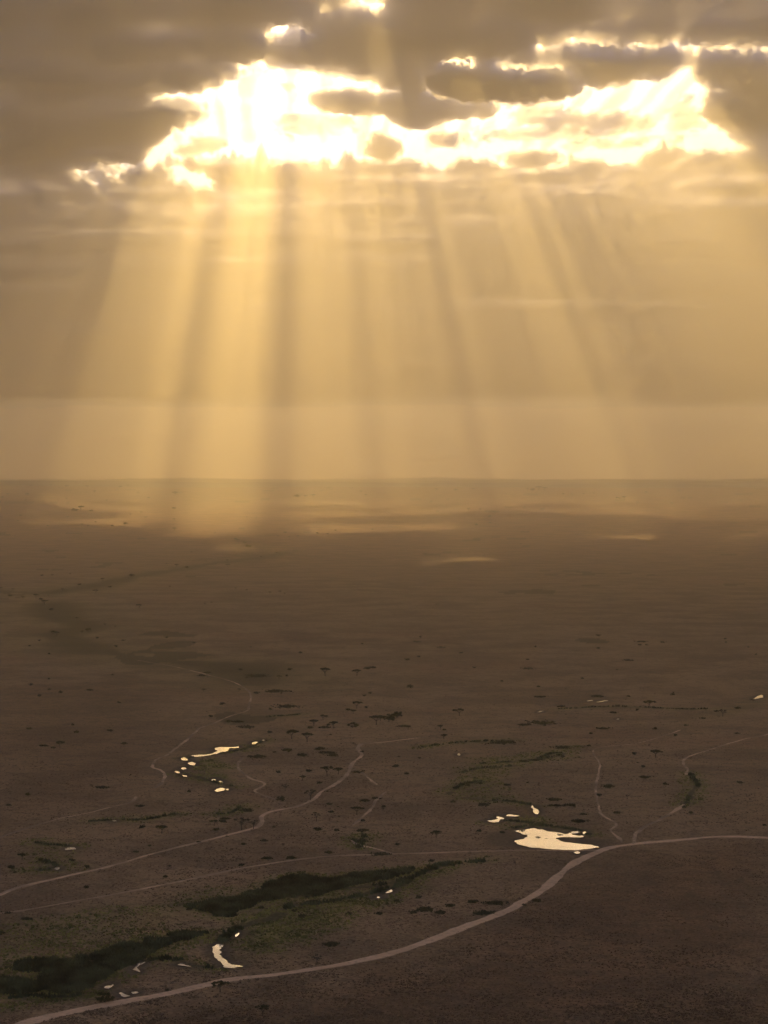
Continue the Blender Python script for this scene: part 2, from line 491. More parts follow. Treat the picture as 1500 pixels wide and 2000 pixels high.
POOLS = [
 ('pond', POND),
 ('pool', [(1116,1624),(1124,1622),(1132,1624),(1130,1627),(1118,1628)]), ('pool', [(1138,1624),(1143,1623),(1145,1628),(1139,1629)]),
 ('pool', [(948,1603),(958,1602),(968,1600),(974,1598),(968,1594),(974,1594),(984,1598),(976,1601),(974,1606),(962,1606)]),
 ('pool', [(988,1593),(993,1590),(1004,1591),(1016,1593),(1008,1594.5),(996,1594)]),
 ('pool', [(1036,1574),(1041,1573),(1044,1578),(1049,1580),(1053,1586),(1048,1590),(1042,1587),(1040,1580)]),
 ('pool', [(1120,1664),(1128,1662.5),(1133,1665),(1126,1667)]),
 ('pool', [(372,1475.5),(385,1474),(405,1473),(418,1470),(423,1466),(420,1461),(432,1458.5),(448,1459),(467,1458),(462,1460.5),(448,1461),(444,1467),(430,1469),(420,1472.5),(400,1476),(382,1478)]),
 ('pool', [(354,1480),(360,1478),(366,1483),(362,1486),(356,1484)]), ('pool', [(368,1490),(376,1487),(381,1490),(378,1495),(370,1494)]),
 ('pool', [(352,1501),(359,1498),(364,1500),(358,1503)]), ('pool', [(340,1506),(345,1505),(351,1509),(346,1510)]), ('pool', [(355,1514),(361,1513),(365,1516),(359,1517)]),
 ('pool', [(410,1522.5),(418,1521),(422,1523),(414,1524.5)]), ('pool', [(427,1525),(432,1524.5),(435,1528),(430,1528)]),
 ('pool', [(418,1545),(425,1540),(434,1537),(441,1540),(436,1544),(424,1547)]), ('pool', [(442,1540),(446,1540),(446,1543),(442,1543)]),
 ('pool', [(491,1452),(496,1448),(503,1448),(500,1453),(494,1454)]), ('pool', [(511,1446),(514,1444),(517,1445),(514,1447)]),
 ('pool', [(893,1473),(896,1471.5),(899,1474),(896,1475.5)]), ('pool', [(1470,1365),(1477,1361),(1488,1357),(1491,1361),(1480,1364)]), ('pool', [(1204,1404),(1207,1402.5),(1210,1404),(1207,1405.5)]),
 ('pool', [(1048,1391),(1056,1388),(1062,1388),(1056,1391)]), ('pool', [(1140,1370),(1155,1367),(1158,1368),(1146,1369.5)]), ('pool', [(1164,1371.5),(1180,1367.5),(1186,1368),(1172,1371)]),
 ('pool', [(127,1657),(133,1654.5),(143,1654),(149,1657),(140,1659),(131,1660)]), ('pool', [(105,1697),(111,1692.5),(117,1694),(113,1698.5)]), ('pool', [(219,1603),(225,1601),(229,1603),(223,1604)]),
 ('stream', [(418,1846),(424,1844),(432,1844),(433,1852),(432,1860),(434,1868),(440,1874),(447,1880),(458,1884),(474,1886),(462,1888.5),(440,1889),(434,1884),(426,1876),(420,1866),(417,1855)]),
 ('stream', [(458,1828),(462,1823),(468,1820),(465,1826),(460,1830)]),
 ('stream', [(258,1894),(264,1890),(268,1884),(274,1879),(285,1876.5),(280,1881),(272,1886),(269,1891),(274,1899),(268,1898)]),
 ('stream', [(345,1884),(352,1881.5),(364,1884),(371,1888),(360,1887)]), ('pool', [(203,1928),(210,1924),(216,1924),(221,1920),(220,1925),(214,1931),(206,1930)]),
 ('pool', [(229,1938),(236,1936),(244,1941),(253,1944),(244,1947),(236,1944)]), ('pool', [(256,1937),(266,1935),(268,1939),(259,1941)]),
 ('pool', [(735,1752),(740,1750),(742,1753),(737,1754)]), ('pool', [(750,1744),(758,1740),(765,1736),(766,1741),(757,1744)]),
]
REED1 = [(380,1770),(410,1764),(440,1758),(480,1750),(510,1740),(528,1727),(560,1715),(590,1711),(610,1713),(625,1719),(660,1717),(690,1710),(740,1703),(805,1697),(800,1706),(760,1715),
         (720,1722),(690,1728),(660,1738),(630,1748),(600,1752),(560,1755),(510,1763),(470,1775),(457,1790),(430,1788),(405,1779)]
REED2 = [(30,1885),(50,1875),(80,1877),(130,1872),(178,1873),(205,1858),(225,1850),(250,1846),(290,1848),(276,1837),(330,1828),(388,1821),(403,1824),(375,1832),(335,1845),(310,1858),(280,1872),
         (250,1882),(232,1895),(205,1905),(188,1920),(172,1934),(130,1942),(80,1938),(20,1943),(-60,1942),(-60,1912),(15,1914),(75,1920),(82,1902),(95,1901),(60,1898),(35,1894)]
CHANNELS = [  # dark wet lines of sedge
 ([(433,1842),(440,1830),(458,1815),(480,1804),(530,1794),(545,1785)], 3.0), ([(560,1775),(570,1768),(620,1766),(690,1752),(740,1740),(800,1722)], 2.2),
 ([(640,1738),(730,1730),(800,1716),(850,1692),(880,1688),(945,1682)], 2.6), ([(250,1882),(300,1874),(350,1876),(385,1886),(415,1890)], 2.6),
 ([(20,1950),(60,1946),(110,1948),(160,1944)], 2.0), ([(876,1550),(890,1540),(905,1531),(940,1526)], 2.0), ([(905,1558),(950,1563),(1000,1566),(1045,1574)], 1.8),
 ([(930,1492),(985,1488),(1050,1484),(1100,1475)], 1.6), ([(1050,1482),(1080,1472),(1105,1472)], 1.6), ([(180,1604),(215,1602),(280,1601),(345,1590)], 1.8),
 ([(70,1645),(95,1650),(140,1652)], 1.4), ([(55,1700),(95,1699),(112,1690)], 1.6), ([(80,1680),(100,1686)], 2.0), ([(345,1512),(390,1519),(430,1530),(450,1535)], 1.6), ([(365,1480),(470,1465),(520,1445)], 1.2),
 ([(1000,1618),(1050,1612),(1120,1620),(1150,1630)], 1.8), ([(980,1602),(1030,1607),(1060,1612)], 1.6), ([(820,1460),(900,1450),(1000,1446)], 1.2), ([(900,1510),(940,1500),(1000,1496)], 1.2),
 ([(520,1400),(600,1395)], 1.4), ([(1340,1570),(1352,1545),(1364,1535),(1346,1510)], 1.6), ([(690,1640),(702,1655),(712,1630)], 1.2),
 ([(420,1590),(450,1588),(470,1575)], 1.5), ([(1090,1385),(1200,1380),(1330,1385),(1400,1384)], 1.0),
]
DRAIN = [(560,1080),(500,1090),(440,1098),(380,1106),(330,1115),(270,1125),(210,1138),(150,1150),(80,1160),(0,1155)]
DRAIN2 = [(90,1180),(120,1205),(170,1225),(110,1240),(180,1270),(260,1282),(340,1292),(420,1300),(470,1312),(500,1335)]
DARKP = [(470,1055),(520,1062),(570,1078),(520,1092),(440,1100),(400,1100),(450,1085),(480,1070)]
GREENS = [  # polygons of greener grass, strength
 ([(430,1790),(520,1765),(700,1735),(800,1700),(960,1672),(900,1700),(800,1745),(700,1790),(600,1830),(520,1870),(470,1885),(440,1840)], 0.9),
 ([(0,1945),(120,1945),(230,1900),(300,1872),(420,1885),(300,1900),(240,1925),(180,1950),(60,1970),(-40,1985)], 0.8),
 ([(-40,1800),(150,1775),(330,1750),(500,1720),(480,1755),(380,1790),(300,1830),(150,1870),(-40,1880)], 0.45),
 ([(880,1520),(930,1480),(1060,1465),(1150,1450),(1130,1480),(1010,1500),(980,1530),(1040,1570),(900,1560)], 0.6),
 ([(370,1485),(440,1475),(450,1500),(440,1525),(390,1515)], 0.9), ([(180,1600),(340,1585),(360,1595),(240,1610)], 0.7), ([(50,1640),(160,1640),(180,1700),(60,1705)], 0.35),
 ([(900,1605),(1060,1595),(1160,1625),(1040,1615),(950,1615)], 0.7), ([(1340,1400),(1420,1380),(1500,1340),(1500,1370),(1400,1410)], 0.4),
]
MUDS = [([(940,1625),(1010,1615),(1040,1640),(1010,1655),(950,1650)], 0.7), ([(1080,1636),(1190,1640),(1170,1656),(1100,1650)], 0.9), ([(600,1850),(720,1840),(760,1860),(640,1880)], 0.35)]
BURNS = [([(760,1880),(1010,1770),(1130,1690),(1200,1662),(1520,1640),(1520,2040),(40,2040),(460,1925)], 1.0), ([(-20,1340),(300,1330),(330,1450),(250,1560),(-20,1620)], 0.6)]

g_lines = [(at_many(l)[:, :2], w) for l, w in CHANNELS]
g_roads = {k: (w, at_many(l)[:, :2]) for k, (w, l) in ROADS.items()}
g_pools = [(n, at_many(p)[:, :2]) for n, p in POOLS]
g_reeds = [at_many(p)[:, :2] for p in (REED1, REED2)]
g_green = [(at_many(p)[:, :2], s) for p, s in GREENS]
g_mud = [(at_many(p)[:, :2], s) for p, s in MUDS]
g_burn = [(at_many(p)[:, :2], s) for p, s in BURNS]
g_drain = [at_many(DRAIN)[:, :2], at_many(DRAIN2)[:, :2]]
g_darkp = at_many(DARKP)[:, :2]


def soften(p, n=6):
    """A smooth curve through points (Catmull-Rom)."""
    p = np.asarray(p, float)
    q = np.vstack([2 * p[0] - p[1], p, 2 * p[-1] - p[-2]])
    out = []
    for i in range(1, len(q) - 2):
        for k in range(n):
            t = k / n
            out.append(0.5 * ((2 * q[i]) + (q[i + 1] - q[i - 1]) * t + (2 * q[i - 1] - 5 * q[i] + 4 * q[i + 1] - q[i + 2]) * t ** 2
                              + (3 * q[i] - q[i - 1] - 3 * q[i + 1] + q[i + 2]) * t ** 3))
    out.append(p[-1])
    return np.array(out)


def near_only(x, y, pts, pad, fn, fill):
    """Evaluate fn only inside the padded box of pts."""
    lo, hi = pts.min(0) - pad, pts.max(0) + pad
    m_ = (x > lo[0]) & (x < hi[0]) & (y > lo[1]) & (y < hi[1])
    r = np.full(x.shape, fill)
    if m_.any():
        r[m_] = fn(x[m_], y[m_])
    return r


def cover(x, y):
    """green, dark sedge, mud, burn, water depth at points of the plain (all 0..1)."""
    w = fbm(x / 22, y / 22, 4, 201)
    w2 = fbm(x / 7, y / 7, 3, 205)
    green, dark, mud, burn = (np.zeros(x.shape) for _ in range(4))
    for p, s in g_green:
        sd = near_only(x, y, p, 60, lambda a, b: poly_sd(a, b, p), -99.0)
        green = np.maximum(green, s * smooth(sd + 14 * w, -9, 16))
    for p, s in g_mud:
        sd = near_only(x, y, p, 40, lambda a, b: poly_sd(a, b, p), -99.0)
        mud = np.maximum(mud, s * smooth(sd + 7 * w, -5, 7))
    for p, s in g_burn:
        sd = near_only(x, y, p, 80, lambda a, b: poly_sd(a, b, p), -99.0)
        burn = np.maximum(burn, s * smooth(sd + 30 * w, -20, 40))
    for p in g_reeds:
        sd = near_only(x, y, p, 40, lambda a, b: poly_sd(a, b, p), -99.0)
        dark = np.maximum(dark, smooth(sd + 3 * w + 2 * w2, -1.0, 1.5))
        green = np.maximum(green, 0.75 * smooth(sd, -16, -2))
    for l, wd in g_lines:
        d = near_only(x, y, l, 40, lambda a, b: line_d(a, b, l), 99.0)
        dark = np.maximum(dark, 0.9 * smooth(wd * 1.1 + 3.2 * w + 2 * w2 - d, -0.8, 1.6))
        green = np.maximum(green, 0.55 * smooth(d, 16 + 8 * w, 3))
    for l in g_drain:
        d = near_only(x, y, l, 260, lambda a, b: line_d(a, b, l), 999.0)
        dark = np.maximum(dark, 0.75 * smooth(d, 50 + 70 * fbm(x / 130, y / 200, 3, 209), 10))
        green = np.maximum(green, 0.3 * smooth(d, 160, 30))
    sd = near_only(x, y, g_darkp, 300, lambda a, b: poly_sd(a, b, g_darkp), -999.0)
    dark = np.maximum(dark, 0.6 * smooth(sd + 90 * w, -80, 90))
    water = np.zeros(x.shape)
    for n_, p in g_pools:
        sd = near_only(x, y, p, 25, lambda a, b: poly_sd(a, b, p), -99.0)
        water = np.maximum(water, smooth(sd, -2.6, -0.2))
        mud = np.maximum(mud, 0.9 * smooth(sd + 2 * w, -6.5, -1.5))
    return green, dark, mud, burn, water


# ------------------------------------------------------------------ the ground: one sheet to the far ridge
yg = [-900.0]
while yg[-1] < 17400:
    y_ = yg[-1]
    yg.append(y_ + (max(1.7, y_ ** 2 / (CAM_Z * 1911) * 1.35) if y_ > 620 else (25 if y_ < 560 else 5)))
yg = np.array(yg)
ug = np.concatenate([-np.geomspace(0.62, 0.225, 16), np.linspace(-0.222, 0.222, 560), np.geomspace(0.225, 0.62, 16)])
UG, YG = np.meshgrid(ug, yg)
XG = UG * np.maximum(YG + 60, 500)
ZG = land(XG, YG)
green, dark, mud, burn, water = cover(XG.ravel(), YG.ravel())
micro = 0.35 * fbm(XG / 55, YG / 55, 3, 221) * smooth(6000 - YG, 0, 3000)
ZG = ZG + (micro.ravel() * (1 - np.clip(water * 1.2 + mud, 0, 1)) - 0.5 * water).reshape(ZG.shape)

m, nt, out = new_mat('dry_grassland')
n = N(nt)
pos = n('NewGeometry').outputs['Position']
big = n.noise(pos, 1 / 420, 5, 0.6)
mid = n.noise(pos, 1 / 70, 5, 0.6)
sml = n.noise(pos, 1 / 9, 5, 0.65)
tiny = n.noise(pos, 1 / 1.8, 3, 0.6)
clump = n.noise(pos, 1 / 26, 4, 0.7)
c = n.mix(n.ramp(big, 0.36, 0.64), (0.122, 0.086, 0.058), (0.17, 0.122, 0.075))
c = n.mix(n.ramp(mid, 0.38, 0.60), c, (0.225, 0.158, 0.098))
c = n.mix(n.math('MULTIPLY', n.ramp(n.noise(pos, 1 / 150, 6, 0.7), 0.50, 0.62), 0.5), c, (0.095, 0.066, 0.046))
c = n.mix(n.math('MULTIPLY', n.ramp(n.noise(pos, 1 / 260, 4, 0.6), 0.55, 0.65), 0.5), c, (0.20, 0.118, 0.075))
c = n.mix(n.math('MULTIPLY', n.ramp(sml, 0.48, 0.66), 0.55), c, (0.062, 0.046, 0.034))
c = n.mix(n.math('MULTIPLY', n.ramp(clump, 0.55, 0.72), 0.55), c, (0.075, 0.06, 0.042))
burn_c = n.mix(n.ramp(mid, 0.35, 0.65), (0.080, 0.050, 0.034), (0.142, 0.086, 0.050))
burn_c = n.mix(n.math('MULTIPLY', n.ramp(sml, 0.45, 0.62), 0.6), burn_c, (0.048, 0.033, 0.027))
c = n.mix(n.math('MULTIPLY', n.attr('burn'), 0.8), c, burn_c)
green_c = n.mix(n.ramp(sml, 0.40, 0.62), (0.135, 0.130, 0.042), (0.062, 0.070, 0.026))
green_c = n.mix(n.ramp(mid, 0.42, 0.62), green_c, (0.165, 0.148, 0.052))
c = n.mix(n.math('MULTIPLY', n.attr('green'), 0.85), c, green_c)
c = n.mix(n.attr('mud'), c, n.mix(n.ramp(sml, 0.4, 0.6), (0.045, 0.036, 0.030), (0.075, 0.06, 0.047)))
c = n.mix(n.attr('dark'), c, n.mix(n.ramp(sml, 0.4, 0.65), (0.022, 0.025, 0.014), (0.038, 0.040, 0.020)))
# paler grass further out, with the look of sunlight put into its colour
ydist = n('SeparateXYZ', Vector=pos).outputs[1]
sunlit_straw = n.mix(n.ramp(mid, 0.3, 0.7), (0.20, 0.125, 0.080), (0.34, 0.21, 0.125))
c = n.mix(n.math('MULTIPLY', n.ramp(ydist, 2600, 7000), n.math('SUBTRACT', 1.0, n.attr('dark'))), c, sunlit_straw)
c = n.mix(n.ramp(tiny, 0.25, 0.75), n.mix(0.42, c, (0.02, 0.015, 0.01)), n.mix(0.12, c, (0.4, 0.3, 0.2)))
bump = n('Bump', Strength=0.9, Distance=1.0, Height=n.math('ADD', n.math('MULTIPLY', sml, 1.2), n.math('MULTIPLY', tiny, 0.5)))
gain = n('VectorMath', operation='MULTIPLY'); n.set(gain.inputs[0], c); gain.inputs[1].default_value = (1.56, 1.50, 1.34)
b = n('BsdfPrincipled', Base_Color=gain.outputs[0], Roughness=1.0, Normal=bump.outputs[0])
b.inputs['Specular IOR Level'].default_value = 0.05
nt.links.new(b.outputs[0], out.inputs[0])
ground = tag(to_obj('ground', np.stack([XG, YG, ZG], -1).reshape(-1, 3), grid_faces(*XG.shape), m, smooth_shade=True), kind='structure')
for nm, arr in (('green', green), ('dark', dark), ('mud', mud), ('burn', burn)):
    at_ = ground.data.attributes.new(nm, 'FLOAT', 'POINT')
    at_.data.foreach_set('value', np.clip(arr, 0, 1).astype(np.float32))


_iy = np.arange(len(yg))


def gz(x, y):
    """Height of the ground mesh (bilinear on its grid)."""
    x, y = np.atleast_1d(np.asarray(x, float)), np.atleast_1d(np.asarray(y, float))
    fy = np.clip(np.interp(y, yg, _iy), 0, len(yg) - 1.001)
    u = x / np.maximum(y + 60, 500)
    fx = np.clip(np.interp(u, ug, np.arange(len(ug))), 0, len(ug) - 1.001)
    i, j = fy.astype(int), fx.astype(int)
    a, b_ = fy - i, fx - j
    return (ZG[i, j] * (1 - a) * (1 - b_) + ZG[i + 1, j] * a * (1 - b_) + ZG[i, j + 1] * (1 - a) * b_ + ZG[i + 1, j + 1] * a * b_)


# ------------------------------------------------------------------ far hills behind the plain
m, nt, out = new_mat('hill_grass'); n = N(nt)
pos = n('NewGeometry').outputs['Position']
hc = n.mix(n.ramp(n.noise(pos, 1 / 500, 5, 0.6), 0.35, 0.65), (0.10, 0.085, 0.06), (0.20, 0.15, 0.10))
b = n('BsdfPrincipled', Base_Color=hc, Roughness=1.0)
nt.links.new(b.outputs[0], out.inputs[0])


def ridge(y0, depth, top_fn, seed):
    xs = np.linspace(-0.42 * y0, 0.42 * y0, 520)
    ts = np.linspace(-1, 1, 30)
    X_, T_ = np.meshgrid(xs, ts)
    Y_ = y0 + depth * T_ + 300 * fbm(X_ / 2500, T_, 2, seed + 3)
    prof = np.cos(T_ * math.pi / 2) ** 1.3
    Z_ = top_fn(X_) * prof * (1 + 0.05 * fbm(X_ / 300, Y_ / 300, 4, seed)) - 2 * (1 - prof)
    tag(to_obj('hills', np.stack([X_, Y_, Z_], -1).reshape(-1, 3), grid_faces(*X_.shape), m, smooth_shade=True), kind='structure')


def bumpx(x, c, w): return np.exp(-((x - c) / w) ** 2)
# heights so that the tops stand just over the plain's rim
ridge(16300, 900, lambda x: 128 + 9 * fbm(x / 2600, x * 0, 4, 301) + 34 * bumpx(x, 2050, 900) + 22 * bumpx(x, -3300, 900), 310)
ridge(18300, 900, lambda x: 166 + 16 * fbm(x / 3300 + 4, x * 0, 4, 302) + 24 * bumpx(x, -3200, 1200), 320)
for k_, (y0_, zt_, am_) in enumerate([(23500, 178, 34), (29000, 184, 44), (35000, 188, 60), (38500, 188, 66)]):
    ridge(y0_, 1300, lambda x: zt_ + am_ * fbm(x / (y0_ * 0.11) + 9 * k_, x * 0, 5, 303 + k_), 330 + k_)

# ------------------------------------------------------------------ dirt roads
m, nt, out = new_mat('dirt_road'); n = N(nt)
pos = n('NewGeometry').outputs['Position']
rut = n.attr('rut')
c = n.mix(n.ramp(n.noise(pos, 1 / 14, 4), 0.35, 0.65), (0.56, 0.375, 0.225), (0.70, 0.48, 0.29))
c = n.mix(n.math('MULTIPLY', n.ramp(n.noise(pos, 1 / 2.5, 3), 0.5, 0.7), 0.4), c, (0.14, 0.10, 0.07))
over = n.ramp(n.noise(pos, 1 / 45, 5, 0.65), 0.40, 0.60)       # stretches grown over with grass
c = n.mix(n.math('MULTIPLY', over, n.attr('grown')), c, (0.17, 0.122, 0.08))
c = n.mix(n.math('ADD', n.math('MULTIPLY', rut, 0.6), 0.4), (0.46, 0.315, 0.20), c)
bump = n('Bump', Strength=0.6, Distance=0.4, Height=n.noise(pos, 1 / 1.2, 4))
b = n('BsdfPrincipled', Base_Color=c, Roughness=1.0, Normal=bump.outputs[0])
nt.links.new(b.outputs[0], out.inputs[0])
for key, (wd, line) in g_roads.items():
    L = soften(line, 10)
    seg = np.concatenate([[0], np.cumsum(np.linalg.norm(np.diff(L, axis=0), axis=1))])
    k = max(8, int(seg[-1] / 3.0))
    s_ = np.linspace(0, seg[-1], k)
    L = np.stack([np.interp(s_, seg, L[:, 0]), np.interp(s_, seg, L[:, 1])], 1)
    L = L + np.stack([fbm(s_ / 30, s_ * 0, 2, 401), fbm(s_ / 30, s_ * 0 + 7, 2, 402)], 1) * 0.8
    t_ = np.gradient(L, axis=0); t_ /= np.linalg.norm(t_, axis=1)[:, None] + 1e-9
    nr_ = np.stack([-t_[:, 1], t_[:, 0]], 1)
    offs = np.array([-0.5, -0.40, -0.24, 0.0, 0.24, 0.40, 0.5])
    rz = np.array([-0.12, 0.05, 0.0, 0.07, 0.0, 0.05, -0.12])
    ruts = np.array([0.1, 0.8, 1.0, 0.55, 1.0, 0.8, 0.1])
    wv = wd * (1 + 0.45 * fbm(s_ / 25, s_ * 0, 3, 403))
    P = L[:, None, :] + nr_[:, None, :] * (offs[None, :, None] * wv[:, None, None])
    P[:, 0] += nr_ * (0.9 * fbm(s_ / 7, s_ * 0, 3, 404))[:, None]
    P[:, -1] += nr_ * (0.9 * fbm(s_ / 7, s_ * 0 + 3, 3, 405))[:, None]
    Z_ = gz(P[..., 0].ravel(), P[..., 1].ravel()).reshape(P.shape[:2]) + 0.13 + rz
    o = to_obj('dirt_road', np.concatenate([P, Z_[..., None]], -1).reshape(-1, 3), grid_faces(k, 7)[:, ::-1], m, smooth_shade=True)
    a_ = o.data.attributes.new('rut', 'FLOAT', 'POINT')
    a_.data.foreach_set('value', np.tile(ruts, k).astype(np.float32))
    a_ = o.data.attributes.new('grown', 'FLOAT', 'POINT')
    a_.data.foreach_set('value', np.full(k * 7, 0.12 if key == 'main' else (0.7 if key in ('left_c', 'left_b') else 1.0), np.float32))
    tag(o, kind='structure')

# ------------------------------------------------------------------ water
def water_mat(name, rough, wave):
    m, nt, out = new_mat(name); n = N(nt)
    pos = n('NewGeometry').outputs['Position']
    st = n('Mapping'); n.set(st.inputs[0], pos); st.inputs['Scale'].default_value = (0.35, 1.0, 1.0); st.inputs['Rotation'].default_value = (0, 0, 0.35)
    h = n.math('ADD', n.math('MULTIPLY', n.noise(st.outputs[0], 1 / 3.0, 4, 0.6), 0.5), n.math('MULTIPLY', n.noise(pos, 1 / 0.8, 3), 0.1))
    bump = n('Bump', Strength=wave, Distance=0.5, Height=h)
    patch = n.ramp(n.noise(st.outputs[0], 1 / 3.0, 4, 0.7), 0.62, 0.70)     # floating weed
    wind = n.math('MULTIPLY', n.ramp(n.noise(st.outputs[0], 1 / 7.0, 5, 0.7), 0.48, 0.66), 0.13)
    b = n('BsdfPrincipled', Base_Color=n.mix(patch, (0.86, 0.83, 0.78), (0.25, 0.22, 0.16)), Metallic=0.74, Roughness=n.math('ADD', n.math('ADD', wind, rough), n.math('MULTIPLY', patch, 0.35)), IOR=1.333, Normal=bump.outputs[0])
    nt.links.new(b.outputs[0], out.inputs[0])
    return m


m_pond, m_stream = water_mat('rippled_water', 0.1, 0.25), water_mat('still_water', 0.05, 0.12)
for nm, p in g_pools:
    q = np.vstack([p, p[:1]])
    q = soften(q, 8)[:-1]
    cen = q.mean(0)
    th = np.arange(len(q))
    if np.ptp(q, axis=0).max() < 30: q = cen + (q - cen) * [1.0, 0.8]
    q = q + np.stack([fbm(q[:, 0] / 4, q[:, 1] / 4, 3, 411), fbm(q[:, 0] / 4 + 9, q[:, 1] / 4, 3, 412)], 1) * min(1.6, 0.2 * np.ptp(q, axis=0).min())
    bm = bmesh.new()
    vs_ = [bm.verts.new((x, y, -0.12 if y < 4000 else float(gz(x, y)[0]) + 0.2)) for x, y in q]
    es_ = [bm.edges.new((vs_[i], vs_[(i + 1) % len(vs_)])) for i in range(len(vs_))]
    bmesh.ops.triangle_fill(bm, use_beauty=True, edges=es_)
    for f_ in bm.faces:
        if f_.normal.z < 0: f_.normal_flip()
    me = bpy.data.meshes.new(nm); bm.to_mesh(me); bm.free(); me.materials.append(m_stream if cen[1] < 1000 else m_pond)
    o = bpy.data.objects.new(nm, me); COL.objects.link(o)
    tag(o, kind='structure')

# ------------------------------------------------------------------ loose growth that nobody could count: reeds, marsh grass, dry tussocks
def leaf_mat(name, dark_c, light_c, per_object=False):
    m, nt, out = new_mat(name); n = N(nt)
    pos = n('NewGeometry').outputs['Position']
    f = n.attr('tone')
    if per_object:
        f = n.math('ADD', n.math('MULTIPLY', f, 0.6), n.math('MULTIPLY', n('ObjectInfo').outputs['Random'], 0.4))
    c = n.mix(f, dark_c, light_c)
    d = n('BsdfDiffuse', Color=c)
    t = n('BsdfTranslucent', Color=c)
    mx = n('MixShader'); mx.inputs[0].default_value = 0.25
    nt.links.new(d.outputs[0], mx.inputs[1]); nt.links.new(t.outputs[0], mx.inputs[2])
    nt.links.new(mx.outputs[0], out.inputs[0])
    return m


def tufts(name, x, y, width, height, mat, tone, blades=3, spread=0.5):
    """Clumps of upright blades as one mesh: each blade a triangle with a broad foot."""
    k = len(x)
    z = gz(x, y)
    V = np.zeros((k, blades, 3, 3)); 
    for b_ in range(blades):
        a = rng.uniform(0, math.pi * 2, k)
        ox, oy = rng.normal(0, spread, k) * width * 0.5, rng.normal(0, spread, k) * width * 0.5
        cx, cy_ = np.cos(a) * width * 0.5, np.sin(a) * width * 0.5
        lean = rng.normal(0, 0.28, (k, 2)) * height[:, None]
        hh = height * rng.uniform(0.65, 1.15, k)
        V[:, b_, 0] = np.stack([x + ox - cx, y + oy - cy_, z - 0.05], 1)
        V[:, b_, 1] = np.stack([x + ox + cx, y + oy + cy_, z - 0.05], 1)
        V[:, b_, 2] = np.stack([x + ox + lean[:, 0], y + oy + lean[:, 1], z + hh], 1)
    n_ = k * blades
    o = to_obj(name, V.reshape(-1, 3), np.arange(n_ * 3).reshape(-1, 3), mat)
    a_ = o.data.attributes.new('tone', 'FLOAT', 'POINT')
    a_.data.foreach_set('value', np.repeat(np.clip(tone, 0, 1), blades * 3).astype(np.float32))
    return o


road_lines = [(soften(l, 3), w) for k, (w, l) in g_roads.items()]


def off_road(x, y):
    ok = np.ones(x.shape, bool)
    for l, w in road_lines:
        d = near_only(x, y, l, 12, lambda a, b: line_d(a, b, l), 99.0)
        ok &= d > w * 0.5 + 0.2
    return ok


def scatter(k, y0, y1, p=1.0):
    y = y0 + (y1 - y0) * rng.uniform(0, 1, k) ** p
    x = rng.uniform(-0.235, 0.235, k) * (y + 30)
    return x, y


m_reed = leaf_mat('papyrus_leaf', (0.034, 0.044, 0.026), (0.12, 0.135, 0.072), False)
m_marsh = leaf_mat('marsh_leaf', (0.09, 0.10, 0.034), (0.30, 0.285, 0.095), False)
m_dry = leaf_mat('dry_leaf', (0.105, 0.073, 0.050), (0.31, 0.21, 0.13), False)
m_green_tuft = leaf_mat('sedge_leaf', (0.040, 0.040, 0.018), (0.105, 0.09, 0.042), False)

# dark papyrus beds
xs, ys = [], []
for p in g_reeds:
    lo, hi = p.min(0) - 6, p.max(0) + 6
    k = int((hi[0] - lo[0]) * (hi[1] - lo[1]) * 2.6)
    x_, y_ = rng.uniform(lo[0], hi[0], k), rng.uniform(lo[1], hi[1], k)
    sd = poly_sd(x_, y_, p) + 3 * fbm(x_ / 22, y_ / 22, 4, 201) + 2.4 * fbm(x_ / 7, y_ / 7, 3, 205)
    holes = fbm(x_ / 12, y_ / 12, 3, 231)
    k_ = (sd > -0.6) & (holes < 0.46) & (np.abs(x_) < 0.235 * (y_ + 30))
    xs.append(x_[k_]); ys.append(y_[k_])
for l, wd in g_lines:
    if l[:, 1].min() > 2000: continue
    s_ = soften(l, 8)
    k = int(np.linalg.norm(np.diff(l, axis=0), axis=1).sum() * wd * 1.3)
    i_ = rng.integers(0, len(s_) - 1, k); t_ = rng.uniform(0, 1, k)[:, None]
    q = s_[i_] * (1 - t_) + s_[i_ + 1] * t_ + rng.normal(0, wd * 0.5, (k, 2))
    k_ = fbm(q[:, 0] / 14, q[:, 1] / 14, 3, 233) > -0.12
    xs.append(q[k_, 0]); ys.append(q[k_, 1])
x, y = np.concatenate(xs), np.concatenate(ys)
_, _, _, _, wtr = cover(x, y)
k_ = (wtr < 0.2) & off_road(x, y)
x, y = x[k_], y[k_]
hh = 1.6 + 0.9 * fbm(x / 9, y / 9, 3, 235) + rng.uniform(-0.4, 0.5, len(x))
hh *= np.where(y > 1000, 0.75, 1.0)
tag(tufts('reeds', x, y, rng.uniform(0.8, 1.5, len(x)), np.maximum(hh, 0.5), m_reed, 0.5 + 0.9 * fbm(x / 8, y / 8, 3, 236), 3, 0.6),
    'blackish green reed beds and sedge along the winding stream', 'reeds', kind='stuff')

# greener marsh grass round the stream and pools
x, y = scatter(150000, 690, 1500, 1.3)
gr, dk, md, bn, wt = cover(x, y)
k_ = (gr * (0.8 + 0.9 * fbm(x / 16, y / 16, 4, 241)) > rng.uniform(0.12, 0.9, len(x))) & (dk < 0.3) & (wt < 0.1) & (md < 0.4) & off_road(x, y)
x, y = x[k_], y[k_]
tag(tufts('marsh_grass', x, y, rng.uniform(0.7, 1.5, len(x)), rng.uniform(0.4, 0.95, len(x)), m_marsh, 0.45 + 0.8 * fbm(x / 11, y / 11, 4, 243) + rng.uniform(-0.25, 0.25, len(x)), 3, 0.7),
    'olive green marsh grass beside the stream', 'grass', kind='stuff')

